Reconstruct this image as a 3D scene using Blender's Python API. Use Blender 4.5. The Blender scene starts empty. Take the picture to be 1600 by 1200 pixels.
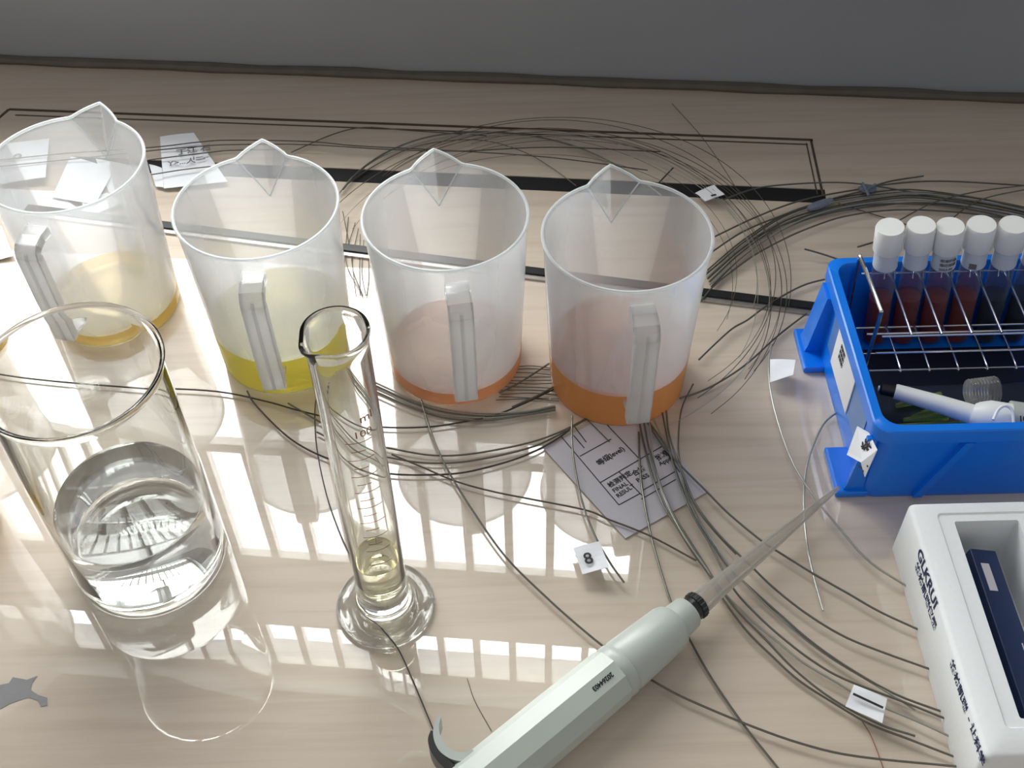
import bpy, bmesh, math, random
from mathutils import Vector, Matrix
random.seed(7)
S = bpy.context.scene
C = S.collection

# ------------------------------------------------------------------ camera
FOC, PIT, CAMZ = 1800.0, math.radians(48), 0.66
ROLL = math.atan(40 / 1620)
FW = Vector((0, math.cos(PIT), -math.sin(PIT)))
R0 = Vector((1, 0, 0)); U0 = Vector((0, math.sin(PIT), math.cos(PIT)))
RT = math.cos(ROLL) * R0 - math.sin(ROLL) * U0
UP = math.sin(ROLL) * R0 + math.cos(ROLL) * U0
CO = Vector((0, 0, CAMZ))
cd = bpy.data.cameras.new('camera'); cd.sensor_width = 36; cd.lens = 36 * FOC / 1600
cd.clip_start = 0.02; cd.clip_end = 60
cam = bpy.data.objects.new('camera', cd); C.objects.link(cam)
m = Matrix((RT, UP, -FW)).transposed().to_4x4(); m.translation = CO
cam.matrix_world = m
S.camera = cam

# ------------------------------------------------------------------ world, light, exposure
S.view_settings.view_transform = 'Standard'
S.view_settings.look = 'None'
S.view_settings.gamma = 1.0
S.view_settings.use_curve_mapping = False
S.view_settings.exposure = 1.17
W = bpy.data.worlds.new('world'); S.world = W; W.use_nodes = True
bg = W.node_tree.nodes['Background']
bg.inputs[0].default_value = (1.0, 0.965, 0.93, 1); bg.inputs[1].default_value = 0.165
WA = math.radians(-6.3)                      # the wall runs at this angle
WT = Vector((math.cos(WA), math.sin(WA), 0)); WN = Vector((-math.sin(WA), math.cos(WA), 0))
WO = Vector((0, 1.008, 0))
def wp(u, n, z): return WO + WT * u + WN * n + Vector((0, 0, z))
LX, LZ = 1.5, 1.35
ld = bpy.data.lights.new('window_daylight', 'AREA'); ld.shape = 'RECTANGLE'
ld.size = LX; ld.size_y = LZ
SKYR = 5.6
ld.energy = SKYR * math.pi * LX * LZ * 1.0
ld.color = (1.0, 0.985, 0.965)
lo = bpy.data.objects.new('window_daylight', ld); C.objects.link(lo)
zl = WN                                       # area light shines along its -Z
lo.matrix_world = Matrix((-WT, Vector((0, 0, 1)), zl)).transposed().to_4x4()
lo.matrix_world.translation = wp(-0.45, 0.16, 0.80)
S.cycles.max_bounces = 14; S.cycles.transparent_max_bounces = 40
S.cycles.transmission_bounces = 14; S.cycles.glossy_bounces = 6; S.cycles.diffuse_bounces = 3
S.cycles.use_denoising = True
S.cycles.sample_clamp_indirect = 20.0

# ------------------------------------------------------------------ helpers
def P(x, y, z=0.0):
    """point at height z seen at photo pixel x, y"""
    v = FW * FOC + RT * (x - 800) + UP * (600 - y)
    return CO + v * ((z - CAMZ) / v.z)

def PX(x, y, X):
    """point on the plane x = X seen at photo pixel x, y"""
    v = FW * FOC + RT * (x - 800) + UP * (600 - y)
    return CO + v * (X / v.x)

def setp(o, **k):
    for a, b in k.items():
        if b is not None: o[a] = b

def obj(name, bm, mat, parent=None, smooth=False, **props):
    me = bpy.data.meshes.new(name)
    bmesh.ops.recalc_face_normals(bm, faces=bm.faces)
    bm.to_mesh(me); bm.free()
    if smooth:
        for p in me.polygons: p.use_smooth = True
        try: me.set_sharp_from_angle(angle=math.radians(38))
        except Exception: pass
    me.materials.append(mat)
    o = bpy.data.objects.new(name, me); C.objects.link(o)
    if parent:
        o.parent = parent
        o.matrix_parent_inverse = Matrix.Identity(4)
    setp(o, **props)
    return o

def thing(name, label, cat, loc=(0, 0, 0), rz=0, group=None):
    o = bpy.data.objects.new(name, None); C.objects.link(o)
    o.location = loc; o.rotation_euler = (0, 0, rz); o.empty_display_size = 0.02
    setp(o, label=label, category=cat, group=group)
    return o

def copy_thing(root, loc, rz=0, label=None):
    r = root.copy(); C.objects.link(r); r.location = loc; r.rotation_euler = (0, 0, rz)
    if label: r['label'] = label
    for ch in list(root.children):
        c = ch.copy(); C.objects.link(c); c.parent = r
        for g in list(ch.children):
            d = g.copy(); C.objects.link(d); d.parent = c
    return r

def box(bm, x0, x1, y0, y1, z0, z1, M=None, bev=0.0):
    vs = [bm.verts.new(Vector((x, y, z))) for x in (x0, x1) for y in (y0, y1) for z in (z0, z1)]
    F = [(0, 1, 3, 2), (4, 6, 7, 5), (0, 4, 5, 1), (2, 3, 7, 6), (0, 2, 6, 4), (1, 5, 7, 3)]
    fs = [bm.faces.new([vs[i] for i in f]) for f in F]
    if M is not None:
        for v in vs: v.co = M @ v.co
    if bev:
        es = list({e for f in fs for e in f.edges})
        bmesh.ops.bevel(bm, geom=es, offset=bev, segments=3, profile=0.6, affect='EDGES')
    return vs

def loft(bm, rings, cap0=True, cap1=True, closed=True):
    """skin a list of equally long vertex rings"""
    vr = [[bm.verts.new(Vector(p)) for p in r] for r in rings]
    n = len(vr[0])
    for a, b in zip(vr, vr[1:]):
        for i in range(n if closed else n - 1):
            j = (i + 1) % n
            bm.faces.new((a[i], a[j], b[j], b[i]))
    if cap0: bm.faces.new(vr[0][::-1])
    if cap1: bm.faces.new(vr[-1])
    return vr

def lathe(bm, prof, n=64, c=(0, 0, 0), M=None, closed_prof=False):
    """profile of (r, z); r = 0 makes a pole"""
    rows = []
    for r, z in prof:
        if r < 1e-7:
            rows.append([bm.verts.new(Vector((c[0], c[1], c[2] + z)))])
        else:
            rows.append([bm.verts.new(Vector((c[0] + r * math.cos(2 * math.pi * i / n), c[1] + r * math.sin(2 * math.pi * i / n), c[2] + z))) for i in range(n)])
    pairs = list(zip(rows, rows[1:]))
    if closed_prof: pairs.append((rows[-1], rows[0]))
    for a, b in pairs:
        for i in range(n):
            j = (i + 1) % n
            if len(a) == 1 and len(b) == 1: continue
            if len(a) == 1: bm.faces.new((a[0], b[i], b[j]))
            elif len(b) == 1: bm.faces.new((a[i], a[j], b[0]))
            else: bm.faces.new((a[i], a[j], b[j], b[i]))
    if M is not None:
        for row in rows:
            for v in row: v.co = M @ v.co

def spline(pts, per=6):
    """Catmull-Rom through the points"""
    pts = [Vector(p) for p in pts]
    if len(pts) < 3: return pts
    q = [2 * pts[0] - pts[1]] + pts + [2 * pts[-1] - pts[-2]]
    out = []
    for i in range(1, len(q) - 2):
        p0, p1, p2, p3 = q[i - 1:i + 3]
        for k in range(per):
            t = k / per
            out.append(0.5 * ((2 * p1) + (p2 - p0) * t + (2 * p0 - 5 * p1 + 4 * p2 - p3) * t * t + (3 * p1 - p0 - 3 * p2 + p3) * t ** 3))
    out.append(pts[-1])
    return out

def tube(bm, pts, r, n=6, flat=None, rs=None):
    """tube along points; flat = (vector, factor) squashes it"""
    rings = []
    L = len(pts)
    for i, p in enumerate(pts):
        t = (pts[min(i + 1, L - 1)] - pts[max(i - 1, 0)])
        if t.length < 1e-9: t = Vector((1, 0, 0))
        t.normalize()
        ref = Vector((0, 0, 1)) if abs(t.z) < 0.9 else Vector((0, 1, 0))
        a = t.cross(ref).normalized(); b = a.cross(t).normalized()
        rr = rs[i] if rs else r
        fa, fb = flat if flat else (1, 1)
        rings.append([p + a * (rr * fa * math.cos(2 * math.pi * k / n)) + b * (rr * fb * math.sin(2 * math.pi * k / n)) for k in range(n)])
    loft(bm, rings)

def text_mesh(txt, size, extrude=0.00008, align='LEFT', bold=0.0, shear=0.0, spacing=1.0):
    cu = bpy.data.curves.new('txt', 'FONT'); cu.body = txt; cu.size = size
    cu.extrude = extrude; cu.align_x = align; cu.offset = bold; cu.resolution_u = 3; cu.space_character = spacing
    o = bpy.data.objects.new('txt', cu); C.objects.link(o)
    bpy.context.view_layer.update()
    dg = bpy.context.evaluated_depsgraph_get()
    me = bpy.data.meshes.new_from_object(o.evaluated_get(dg))
    bpy.data.objects.remove(o); bpy.data.curves.remove(cu)
    return me

def text_bm(bm, txt, size, M, **k):
    me = text_mesh(txt, size, **k)
    n = len(bm.verts)
    bm.from_mesh(me)
    bm.verts.ensure_lookup_table()
    for v in bm.verts[n:]: v.co = M @ v.co if not callable(M) else M(v.co)
    bpy.data.meshes.remove(me)

def frame(o, x, up):
    """matrix whose x runs along x and whose y leans to up"""
    x = Vector(x).normalized(); z = x.cross(Vector(up)).normalized(); y = z.cross(x)
    M = Matrix((x, y, z)).transposed().to_4x4(); M.translation = Vector(o)
    return M

# ------------------------------------------------------------------ materials
def new_mat(name):
    mt = bpy.data.materials.new(name); mt.use_nodes = True
    nt = mt.node_tree; nt.nodes.clear()
    out = nt.nodes.new('ShaderNodeOutputMaterial')
    return mt, nt, out

def pbr(name, col, rough=0.5, metal=0.0, noise=0.06, scale=60, bump=0.0, coat=0.0, sss=0.0, trans=0.0, spec=0.5):
    mt, nt, out = new_mat(name)
    b = nt.nodes.new('ShaderNodeBsdfPrincipled')
    tc = nt.nodes.new('ShaderNodeTexCoord'); ns = nt.nodes.new('ShaderNodeTexNoise')
    ns.inputs['Scale'].default_value = scale; ns.inputs['Detail'].default_value = 4
    nt.links.new(tc.outputs['Object'], ns.inputs['Vector'])
    mr = nt.nodes.new('ShaderNodeMapRange'); mr.inputs[3].default_value = 1 - noise; mr.inputs[4].default_value = 1 + noise
    nt.links.new(ns.outputs[0], mr.inputs[0])
    mx = nt.nodes.new('ShaderNodeVectorMath'); mx.operation = 'SCALE'
    mx.inputs[0].default_value = col[:3]
    nt.links.new(mr.outputs[0], mx.inputs['Scale'])
    nt.links.new(mx.outputs[0], b.inputs['Base Color'])
    b.inputs['Roughness'].default_value = rough; b.inputs['Metallic'].default_value = metal
    b.inputs['Coat Weight'].default_value = coat; b.inputs['Coat Roughness'].default_value = 0.06
    b.inputs['Specular IOR Level'].default_value = spec
    if bump:
        bp = nt.nodes.new('ShaderNodeBump'); bp.inputs['Strength'].default_value = bump; bp.inputs['Distance'].default_value = 0.001
        nt.links.new(ns.outputs[0], bp.inputs['Height']); nt.links.new(bp.outputs[0], b.inputs['Normal'])
    nt.links.new(b.outputs[0], out.inputs[0])
    return mt

def laminate(name, tone):
    """pale wood print under a clear glossy layer"""
    mt, nt, out = new_mat(name)
    b = nt.nodes.new('ShaderNodeBsdfPrincipled')
    tc = nt.nodes.new('ShaderNodeTexCoord')
    mp = nt.nodes.new('ShaderNodeMapping'); mp.inputs['Scale'].default_value = (2.2, 46, 1); mp.inputs['Rotation'].default_value = (0, 0, 0.02)
    nt.links.new(tc.outputs['Object'], mp.inputs[0])
    n1 = nt.nodes.new('ShaderNodeTexNoise'); n1.inputs['Scale'].default_value = 2.0; n1.inputs['Detail'].default_value = 7; n1.inputs['Roughness'].default_value = 0.62; n1.inputs['Distortion'].default_value = 0.5
    nt.links.new(mp.outputs[0], n1.inputs['Vector'])
    cr = nt.nodes.new('ShaderNodeValToRGB')
    e = cr.color_ramp.elements
    e[0].position = 0.30; e[0].color = (tone[0] * .88, tone[1] * .86, tone[2] * .84, 1)
    e[1].position = 0.52; e[1].color = (*tone, 1)
    x = e.new(0.75); x.color = (tone[0] * 1.04, tone[1] * 1.04, tone[2] * 1.05, 1)
    nt.links.new(n1.outputs[0], cr.inputs[0])
    # broad patches
    n2 = nt.nodes.new('ShaderNodeTexNoise'); n2.inputs['Scale'].default_value = 5; n2.inputs['Detail'].default_value = 2
    nt.links.new(tc.outputs['Object'], n2.inputs['Vector'])
    mr = nt.nodes.new('ShaderNodeMapRange'); mr.inputs[1].default_value = 0.3; mr.inputs[2].default_value = 0.7; mr.inputs[3].default_value = 0.95; mr.inputs[4].default_value = 1.04
    nt.links.new(n2.outputs[0], mr.inputs[0])
    sc = nt.nodes.new('ShaderNodeVectorMath'); sc.operation = 'SCALE'
    nt.links.new(cr.outputs[0], sc.inputs[0]); nt.links.new(mr.outputs[0], sc.inputs['Scale'])
    # dark crumbs
    vo = nt.nodes.new('ShaderNodeTexVoronoi'); vo.inputs['Scale'].default_value = 30
    nt.links.new(tc.outputs['Object'], vo.inputs['Vector'])
    lt = nt.nodes.new('ShaderNodeMath'); lt.operation = 'LESS_THAN'; lt.inputs[1].default_value = 0.028
    nt.links.new(vo.outputs['Distance'], lt.inputs[0])
    gt = nt.nodes.new('ShaderNodeSeparateColor'); nt.links.new(vo.outputs['Color'], gt.inputs[0])
    g2 = nt.nodes.new('ShaderNodeMath'); g2.operation = 'GREATER_THAN'; g2.inputs[1].default_value = 0.86
    nt.links.new(gt.outputs[0], g2.inputs[0])
    ml = nt.nodes.new('ShaderNodeMath'); ml.operation = 'MULTIPLY'; nt.links.new(lt.outputs[0], ml.inputs[0]); nt.links.new(g2.outputs[0], ml.inputs[1])
    mx = nt.nodes.new('ShaderNodeMix'); mx.data_type = 'RGBA'
    nt.links.new(ml.outputs[0], mx.inputs[0]); nt.links.new(sc.outputs[0], mx.inputs[6]); mx.inputs[7].default_value = (0.08, 0.06, 0.05, 1)
    nt.links.new(mx.outputs[2], b.inputs['Base Color'])
    b.inputs['Roughness'].default_value = 0.35
    b.inputs['Specular IOR Level'].default_value = 0.15
    b.inputs['Coat Weight'].default_value = 1.0; b.inputs['Coat Roughness'].default_value = 0.012; b.inputs['Coat IOR'].default_value = 1.85
    nt.links.new(b.outputs[0], out.inputs[0])
    return mt

def milky(name, col, veil, trans_col, gloss=0.12, edge=0.35, transl=0.5):
    """thin clouded plastic: lets most light through, scatters the rest"""
    mt, nt, out = new_mat(name)
    tr = nt.nodes.new('ShaderNodeBsdfTransparent'); tr.inputs[0].default_value = (*trans_col, 1)
    df = nt.nodes.new('ShaderNodeBsdfDiffuse'); df.inputs[0].default_value = (*col, 1)
    tl = nt.nodes.new('ShaderNodeBsdfTranslucent'); tl.inputs[0].default_value = (*col, 1)
    m1 = nt.nodes.new('ShaderNodeMixShader'); m1.inputs[0].default_value = transl
    nt.links.new(df.outputs[0], m1.inputs[1]); nt.links.new(tl.outputs[0], m1.inputs[2])
    lw = nt.nodes.new('ShaderNodeLayerWeight'); lw.inputs[0].default_value = 0.35
    tc = nt.nodes.new('ShaderNodeTexCoord'); ns = nt.nodes.new('ShaderNodeTexNoise'); ns.inputs['Scale'].default_value = 14; ns.inputs['Detail'].default_value = 3
    nt.links.new(tc.outputs['Object'], ns.inputs['Vector'])
    ma = nt.nodes.new('ShaderNodeMath'); ma.operation = 'MULTIPLY_ADD'; ma.inputs[1].default_value = edge; ma.inputs[2].default_value = veil
    nt.links.new(lw.outputs['Facing'], ma.inputs[0])
    mb = nt.nodes.new('ShaderNodeMath'); mb.operation = 'MULTIPLY_ADD'; mb.inputs[1].default_value = 0.08; mb.use_clamp = True
    nt.links.new(ns.outputs[0], mb.inputs[0]); nt.links.new(ma.outputs[0], mb.inputs[2])
    m2 = nt.nodes.new('ShaderNodeMixShader')
    nt.links.new(mb.outputs[0], m2.inputs[0]); nt.links.new(tr.outputs[0], m2.inputs[1]); nt.links.new(m1.outputs[0], m2.inputs[2])
    gl = nt.nodes.new('ShaderNodeBsdfGlossy'); gl.inputs['Roughness'].default_value = gloss
    fr = nt.nodes.new('ShaderNodeFresnel'); fr.inputs[0].default_value = 1.45
    m3 = nt.nodes.new('ShaderNodeMixShader')
    fm = nt.nodes.new('ShaderNodeMath'); fm.operation = 'MULTIPLY'; fm.inputs[1].default_value = 0.6
    nt.links.new(fr.outputs[0], fm.inputs[0]); nt.links.new(fm.outputs[0], m3.inputs[0])
    nt.links.new(m2.outputs[0], m3.inputs[1]); nt.links.new(gl.outputs[0], m3.inputs[2])
    nt.links.new(m3.outputs[0], out.inputs[0])
    return mt

def glass(name, col=(1, 1, 1), ior=1.5, rough=0.0):
    mt, nt, out = new_mat(name)
    g = nt.nodes.new('ShaderNodeBsdfGlass'); g.inputs['Color'].default_value = (*col, 1); g.inputs['Roughness'].default_value = rough; g.inputs['IOR'].default_value = ior
    nt.links.new(g.outputs[0], out.inputs[0])
    return mt

TONE = (0.69, 0.59, 0.49)
M_table = laminate('beige_laminate', TONE)
M_wall = pbr('painted_wall', (0.35, 0.37, 0.39), 0.6, noise=0.05, scale=9)
M_bead = pbr('wall_foot_bead', (0.13, 0.115, 0.095), 0.6, noise=0.25, scale=40)
M_black = pbr('black_rubber', (0.012, 0.012, 0.014), 0.35)
M_groove = pbr('groove_dark', (0.09, 0.065, 0.05), 0.8, noise=0.3, scale=90)  # dark brown for the strips that draw the flap outline
M_pale = pbr('groove_lip', (0.45, 0.38, 0.32), 0.5)
M_frame = pbr('window_frame_paint', (0.62, 0.63, 0.62), 0.4)
M_alu = pbr('brushed_aluminium', (0.55, 0.52, 0.50), 0.35, 1.0, noise=0.1, scale=200)
M_stain = pbr('bare_patch', (0.26, 0.265, 0.27), 0.55, noise=0.1, scale=120)
M_jug = milky('milky_plastic', (0.96, 0.975, 1.0), 0.10, (0.985, 0.99, 0.995), transl=0.62)
M_rim = milky('plastic_rim', (0.93, 0.96, 0.97), 0.50, (0.9, 0.93, 0.94), 0.1)
M_handle = milky('plastic_handle', (0.93, 0.93, 0.93), 0.32, (0.95, 0.95, 0.95), 0.12, 0.3, 0.5)
LIQ = {}
for nme_, edge_c, edge_t, top_c, tint, ev, tv in (
        ('yellow', (1.0, 0.86, 0.17), (1.0, 0.93, 0.34), (0.98, 0.96, 0.66), (1.0, 0.96, 0.56), .62, .38),
        ('gold', (1.0, 0.68, 0.16), (1.0, 0.84, 0.42), (0.97, 0.82, 0.50), (0.99, 0.90, 0.62), .52, .20),
        ('peach', (1.0, 0.50, 0.25), (1.0, 0.70, 0.50), (0.98, 0.66, 0.50), (1.0, 0.82, 0.68), .52, .24),
        ('orange', (1.0, 0.58, 0.24), (1.0, 0.70, 0.36), (0.97, 0.58, 0.50), (1.0, 0.70, 0.46), .64, .42)):
    LIQ[nme_] = (milky(nme_ + '_liquid', top_c, tv, tint, 0.02, 0.05, 0.5),
                 milky(nme_ + '_liquid_edge', edge_c, ev, edge_t, 0.1, 0.05, 0.75))
M_glass = glass('clear_glass', (0.985, 0.99, 0.985))
M_water = glass('water', (0.985, 0.99, 0.99), 1.33)
M_strawl = glass('straw_liquid', (0.985, 0.965, 0.86), 1.33)
M_print = pbr('brown_graduation_print', (0.30, 0.09, 0.04), 0.5)
M_pane, nt, out = new_mat('window_pane_glass')
a_ = nt.nodes.new('ShaderNodeBsdfTransparent'); a_.inputs[0].default_value = (0.97, 0.985, 0.98, 1)
g_ = nt.nodes.new('ShaderNodeBsdfGlossy'); g_.inputs['Roughness'].default_value = 0.0
x_ = nt.nodes.new('ShaderNodeMixShader'); x_.inputs[0].default_value = 0.05
nt.links.new(a_.outputs[0], x_.inputs[1]); nt.links.new(g_.outputs[0], x_.inputs[2]); nt.links.new(x_.outputs[0], out.inputs[0])
M_blue = pbr('blue_plastic', (0.003, 0.21, 0.92), 0.28, noise=0.03, scale=20, spec=0.5)
M_white = pbr('white_plastic', (0.90, 0.92, 0.92), 0.3, noise=0.02)
M_pip = pbr('grey_green_pipette_plastic', (0.54, 0.60, 0.56), 0.28, noise=0.02)
M_pipc = pbr('pipette_collar_plastic', (0.50, 0.545, 0.52), 0.32, noise=0.02)
M_dark = pbr('black_plastic', (0.015, 0.015, 0.017), 0.3)
M_seam = pbr('dark_seam', (0.05, 0.07, 0.06), 0.6)
M_foam = pbr('white_foam', (0.91, 0.945, 0.97), 0.75, noise=0.03, scale=300, bump=0.15)
M_ink = pbr('navy_ink', (0.01, 0.02, 0.09), 0.6)
M_inkb = pbr('black_ink', (0.015, 0.015, 0.02), 0.6)
M_inkf = pbr('faded_ink', (0.16, 0.15, 0.18), 0.6, noise=0.2)
M_paper = pbr('white_paper', (0.88, 0.90, 0.95), 0.7, noise=0.03, scale=30)
M_card = pbr('grey_white_card', (0.60, 0.58, 0.64), 0.6, noise=0.04, scale=25)
M_navy = pbr('navy_card', (0.012, 0.030, 0.10), 0.4, noise=0.1)
M_steel = pbr('bright_steel_rod', (0.75, 0.75, 0.78), 0.18, 1.0, noise=0.02)
M_wire = pbr('grey_green_wire', (0.19, 0.19, 0.16), 0.32, 0.75, noise=0.15, scale=120)
M_wirel = pbr('light_wire', (0.42, 0.43, 0.38), 0.3, 0.6, noise=0.15, scale=120)
M_wired = pbr('dark_wire', (0.07, 0.06, 0.055), 0.4, 0.3, noise=0.2, scale=120)
M_hair = pbr('fine_wire', (0.13, 0.11, 0.085), 0.4, 0.4, noise=0.2, scale=120)
M_clip = pbr('blue_grey_tape', (0.17, 0.20, 0.27), 0.5, noise=0.3, scale=250)
M_tip = milky('pipette_tip_plastic', (0.85, 0.84, 0.80), 0.14, (0.93, 0.92, 0.90), 0.1, 0.35)
M_amber = glass('amber_glass', (0.50, 0.10, 0.015), 1.45)
M_amb = milky('amber_liquid', (1.0, 0.14, 0.015), 0.45, (0.92, 0.20, 0.04), 0.05, 0.2)
M_vg = milky('vial_glass', (0.45, 0.55, 0.75), 0.05, (0.80, 0.86, 0.95), 0.03, 0.25)
M_tubeg = milky('clear_green_tube', (0.60, 0.75, 0.30), 0.25, (0.8, 0.9, 0.55), 0.03, 0.3)
M_lblue = pbr('pale_blue_film', (0.12, 0.27, 0.62), 0.3, noise=0.15, scale=60)
M_lab = pbr('vial_label', (0.60, 0.66, 0.76), 0.45, noise=0.03)
M_floor = pbr('floor_grey', (0.35, 0.34, 0.33), 0.6)

# ------------------------------------------------------------------ the room
MW = Matrix((WT, WN, Vector((0, 0, 1)))).transposed().to_4x4(); MW.translation = WO
def wallbox(name, mat, boxes, **k):
    bm = bmesh.new()
    for b in boxes: box(bm, *b, M=MW)
    return obj(name, bm, mat, kind='structure', **k)
wallbox('wall_back', M_wall, [
    (-1.8, 1.8, 0.0, 0.11, -0.80, 0.205),       # below the window
    (-0.075, 0.195, 0.0, 0.11, 0.225, 0.585),   # closed lower right light
    (0.195, 1.8, 0.0, 0.11, 0.225, 2.2),
    (-1.8, -1.12, 0.0, 0.11, 0.225, 2.2),
    (-1.12, 0.195, 0.0, 0.11, 1.385, 2.2)])
bm = bmesh.new(); box(bm, -2.0, 2.0, -1.6, 1.5, -0.84, -0.80); obj('floor', bm, M_floor, kind='structure')
bm = bmesh.new()
pts = [wp(-1.7 + 0.05 * i, -0.003, 0.0035 + 0.0006 * math.sin(i * 1.7)) for i in range(70)]
tube(bm, pts, 0.005, 8, rs=[0.0052 + 0.0008 * math.sin(i * 2.3) for i in range(70)])
obj('trim_1', bm, M_bead, kind='structure', smooth=True)
wallbox('shade_ledge', M_wall, [(-1.25, 1.8, -0.075, 0.043, 0.180, 0.198)])      # unseen ledge added to shade the worktop near the wall
# window: frame, bars, panes
bm = bmesh.new()
fr = []
def fb(u0, u1, z0, z1, n0=0.045, n1=0.06): box(bm, u0, u1, n0, n1, z0, z1, M=MW)
fb(-1.12, 0.195, 0.205, 0.22); fb(-1.12, 0.195, 1.36, 1.385)
fb(-1.12, 0.195, 0.985, 1.215); fb(-1.12, 0.195, 0.683, 0.703)
fb(0.180, 0.195, 0.585, 1.385)
fb(-1.12, -1.10, 0.225, 1.385); fb(-0.087, -0.075, 0.24, 0.683); fb(-0.087, 0.195, 0.585, 0.597)
u = 0.05 - 0.0665 * 17
k = 0
while u < 0.17:
    fb(u - 0.0066, u + 0.0066, 0.703, 0.985); fb(u - 0.0066, u + 0.0066, 1.215, 1.36)
    u += 0.0665
fb(-0.64, -0.625, 0.24, 0.683)
wf = obj('window_1', bm, M_frame, kind='structure')
bm = bmesh.new(); box(bm, -1.11, 0.19, 0.066, 0.068, 0.23, 1.38, M=MW)
obj('pane', bm, M_pane, wf)

# worktop with a cable flap, a slot in front of it and a small bare patch
wt = thing('worktop', 'pale beige wood-grain worktop with glossy clear surface under the window', 'worktop')
bm = bmesh.new()
SL0, SL1 = -0.315, 0.283       # slot ends along the wall direction
n_of = lambda p: (p - WO).dot(WN)
u_of = lambda p: (p - WO).dot(WT)
pa, pb = P(1287, 303), P(540, 287)
nb = n_of(P(1180, 291)); nf = nb - 0.0200
u1 = u_of(P(1290, 305)); u0 = u_of(P(90, 285))
for b in [(-1.4, 1.4, nb, 0.0), (-1.4, 1.4, -1.35, nf), (-1.4, u0, nf, nb), (u1, 1.4, nf, nb)]:
    box(bm, b[0], b[1], b[2], b[3], -0.03, 0.0, M=MW)
obj('board', bm, M_table, wt)
bm = bmesh.new(); box(bm, u0, u1, nf, nb, -0.030, -0.0008, M=MW)
obj('slot_channel', bm, M_black, wt)
# flap outline
def strip(bm, a, b, w, z0=0.0, h=0.0004):
    d = (b - a); L = d.length; d.normalize(); s = Vector((-d.y, d.x, 0))
    vs = []
    for z in (z0, z0 + h):
        for q in (a - s * w / 2, b - s * w / 2, b + s * w / 2, a + s * w / 2):
            vs.append(bm.verts.new(Vector((q.x, q.y, z))))
    for f in [(3, 2, 1, 0), (4, 5, 6, 7), (0, 1, 5, 4), (1, 2, 6, 5), (2, 3, 7, 6), (3, 0, 4, 7)]:
        bm.faces.new([vs[i] for i in f])
for (x0, y0, x1, y1, w) in [(14, 171, 1270, 219, .0032), (1267, 219, 1286, 306, .0022), (14, 171, -60, 235, .003)]:
    bm = bmesh.new(); strip(bm, P(x0, y0), P(x1, y1), w); obj('flap_groove', bm, M_groove, wt)
for (x0, y0, x1, y1, w) in [(24, 180, 1262, 226, .0016), (1260, 224, 1277, 304, .0012)]:
    bm = bmesh.new(); strip(bm, P(x0, y0), P(x1, y1), w); obj('flap_groove', bm, M_groove, wt)
for sx in (-1.3, 1.3):
    for sy in (-1.25, -0.1):
        bm = bmesh.new(); box(bm, sx - .03, sx + .03, sy - .03, sy + .03, -0.80, -0.03, M=MW); obj('leg', bm, M_frame, wt)
bm = bmesh.new()
sp = [(0, 1070), (14, 1067), (20, 1058), (42, 1062), (58, 1056), (50, 1068), (48, 1078), (60, 1086), (74, 1090), (74, 1102), (64, 1104), (58, 1094), (44, 1090), (30, 1094), (14, 1100), (0, 1108), (-14, 1100), (-12, 1080)]
loft(bm, [[P(x, y, 0.0) for x, y in sp], [P(x, y, 0.0003) for x, y in sp]])
obj('bare_patch', bm, M_stain, wt, label='irregular grey bare patch')
# aluminium strip with a black insert, lying loose
st = thing('cable_strip', 'thin black strip with metal edge running behind the jugs towards the blue basket', 'strip')
a, b = P(1292, 488), P(40, 331)
bm = bmesh.new(); strip(bm, a, b, 0.0125, 0.0, 0.0022); obj('metal_edge', bm, M_alu, st, label='dull metal edge')
bm = bmesh.new(); off = Vector((0.0012, 0.0022, 0)); strip(bm, a + off + (b - a).normalized() * 0.004, b + off, 0.0080, 0.0022, 0.0016); obj('insert', bm, M_black, st, label='black insert')

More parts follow.
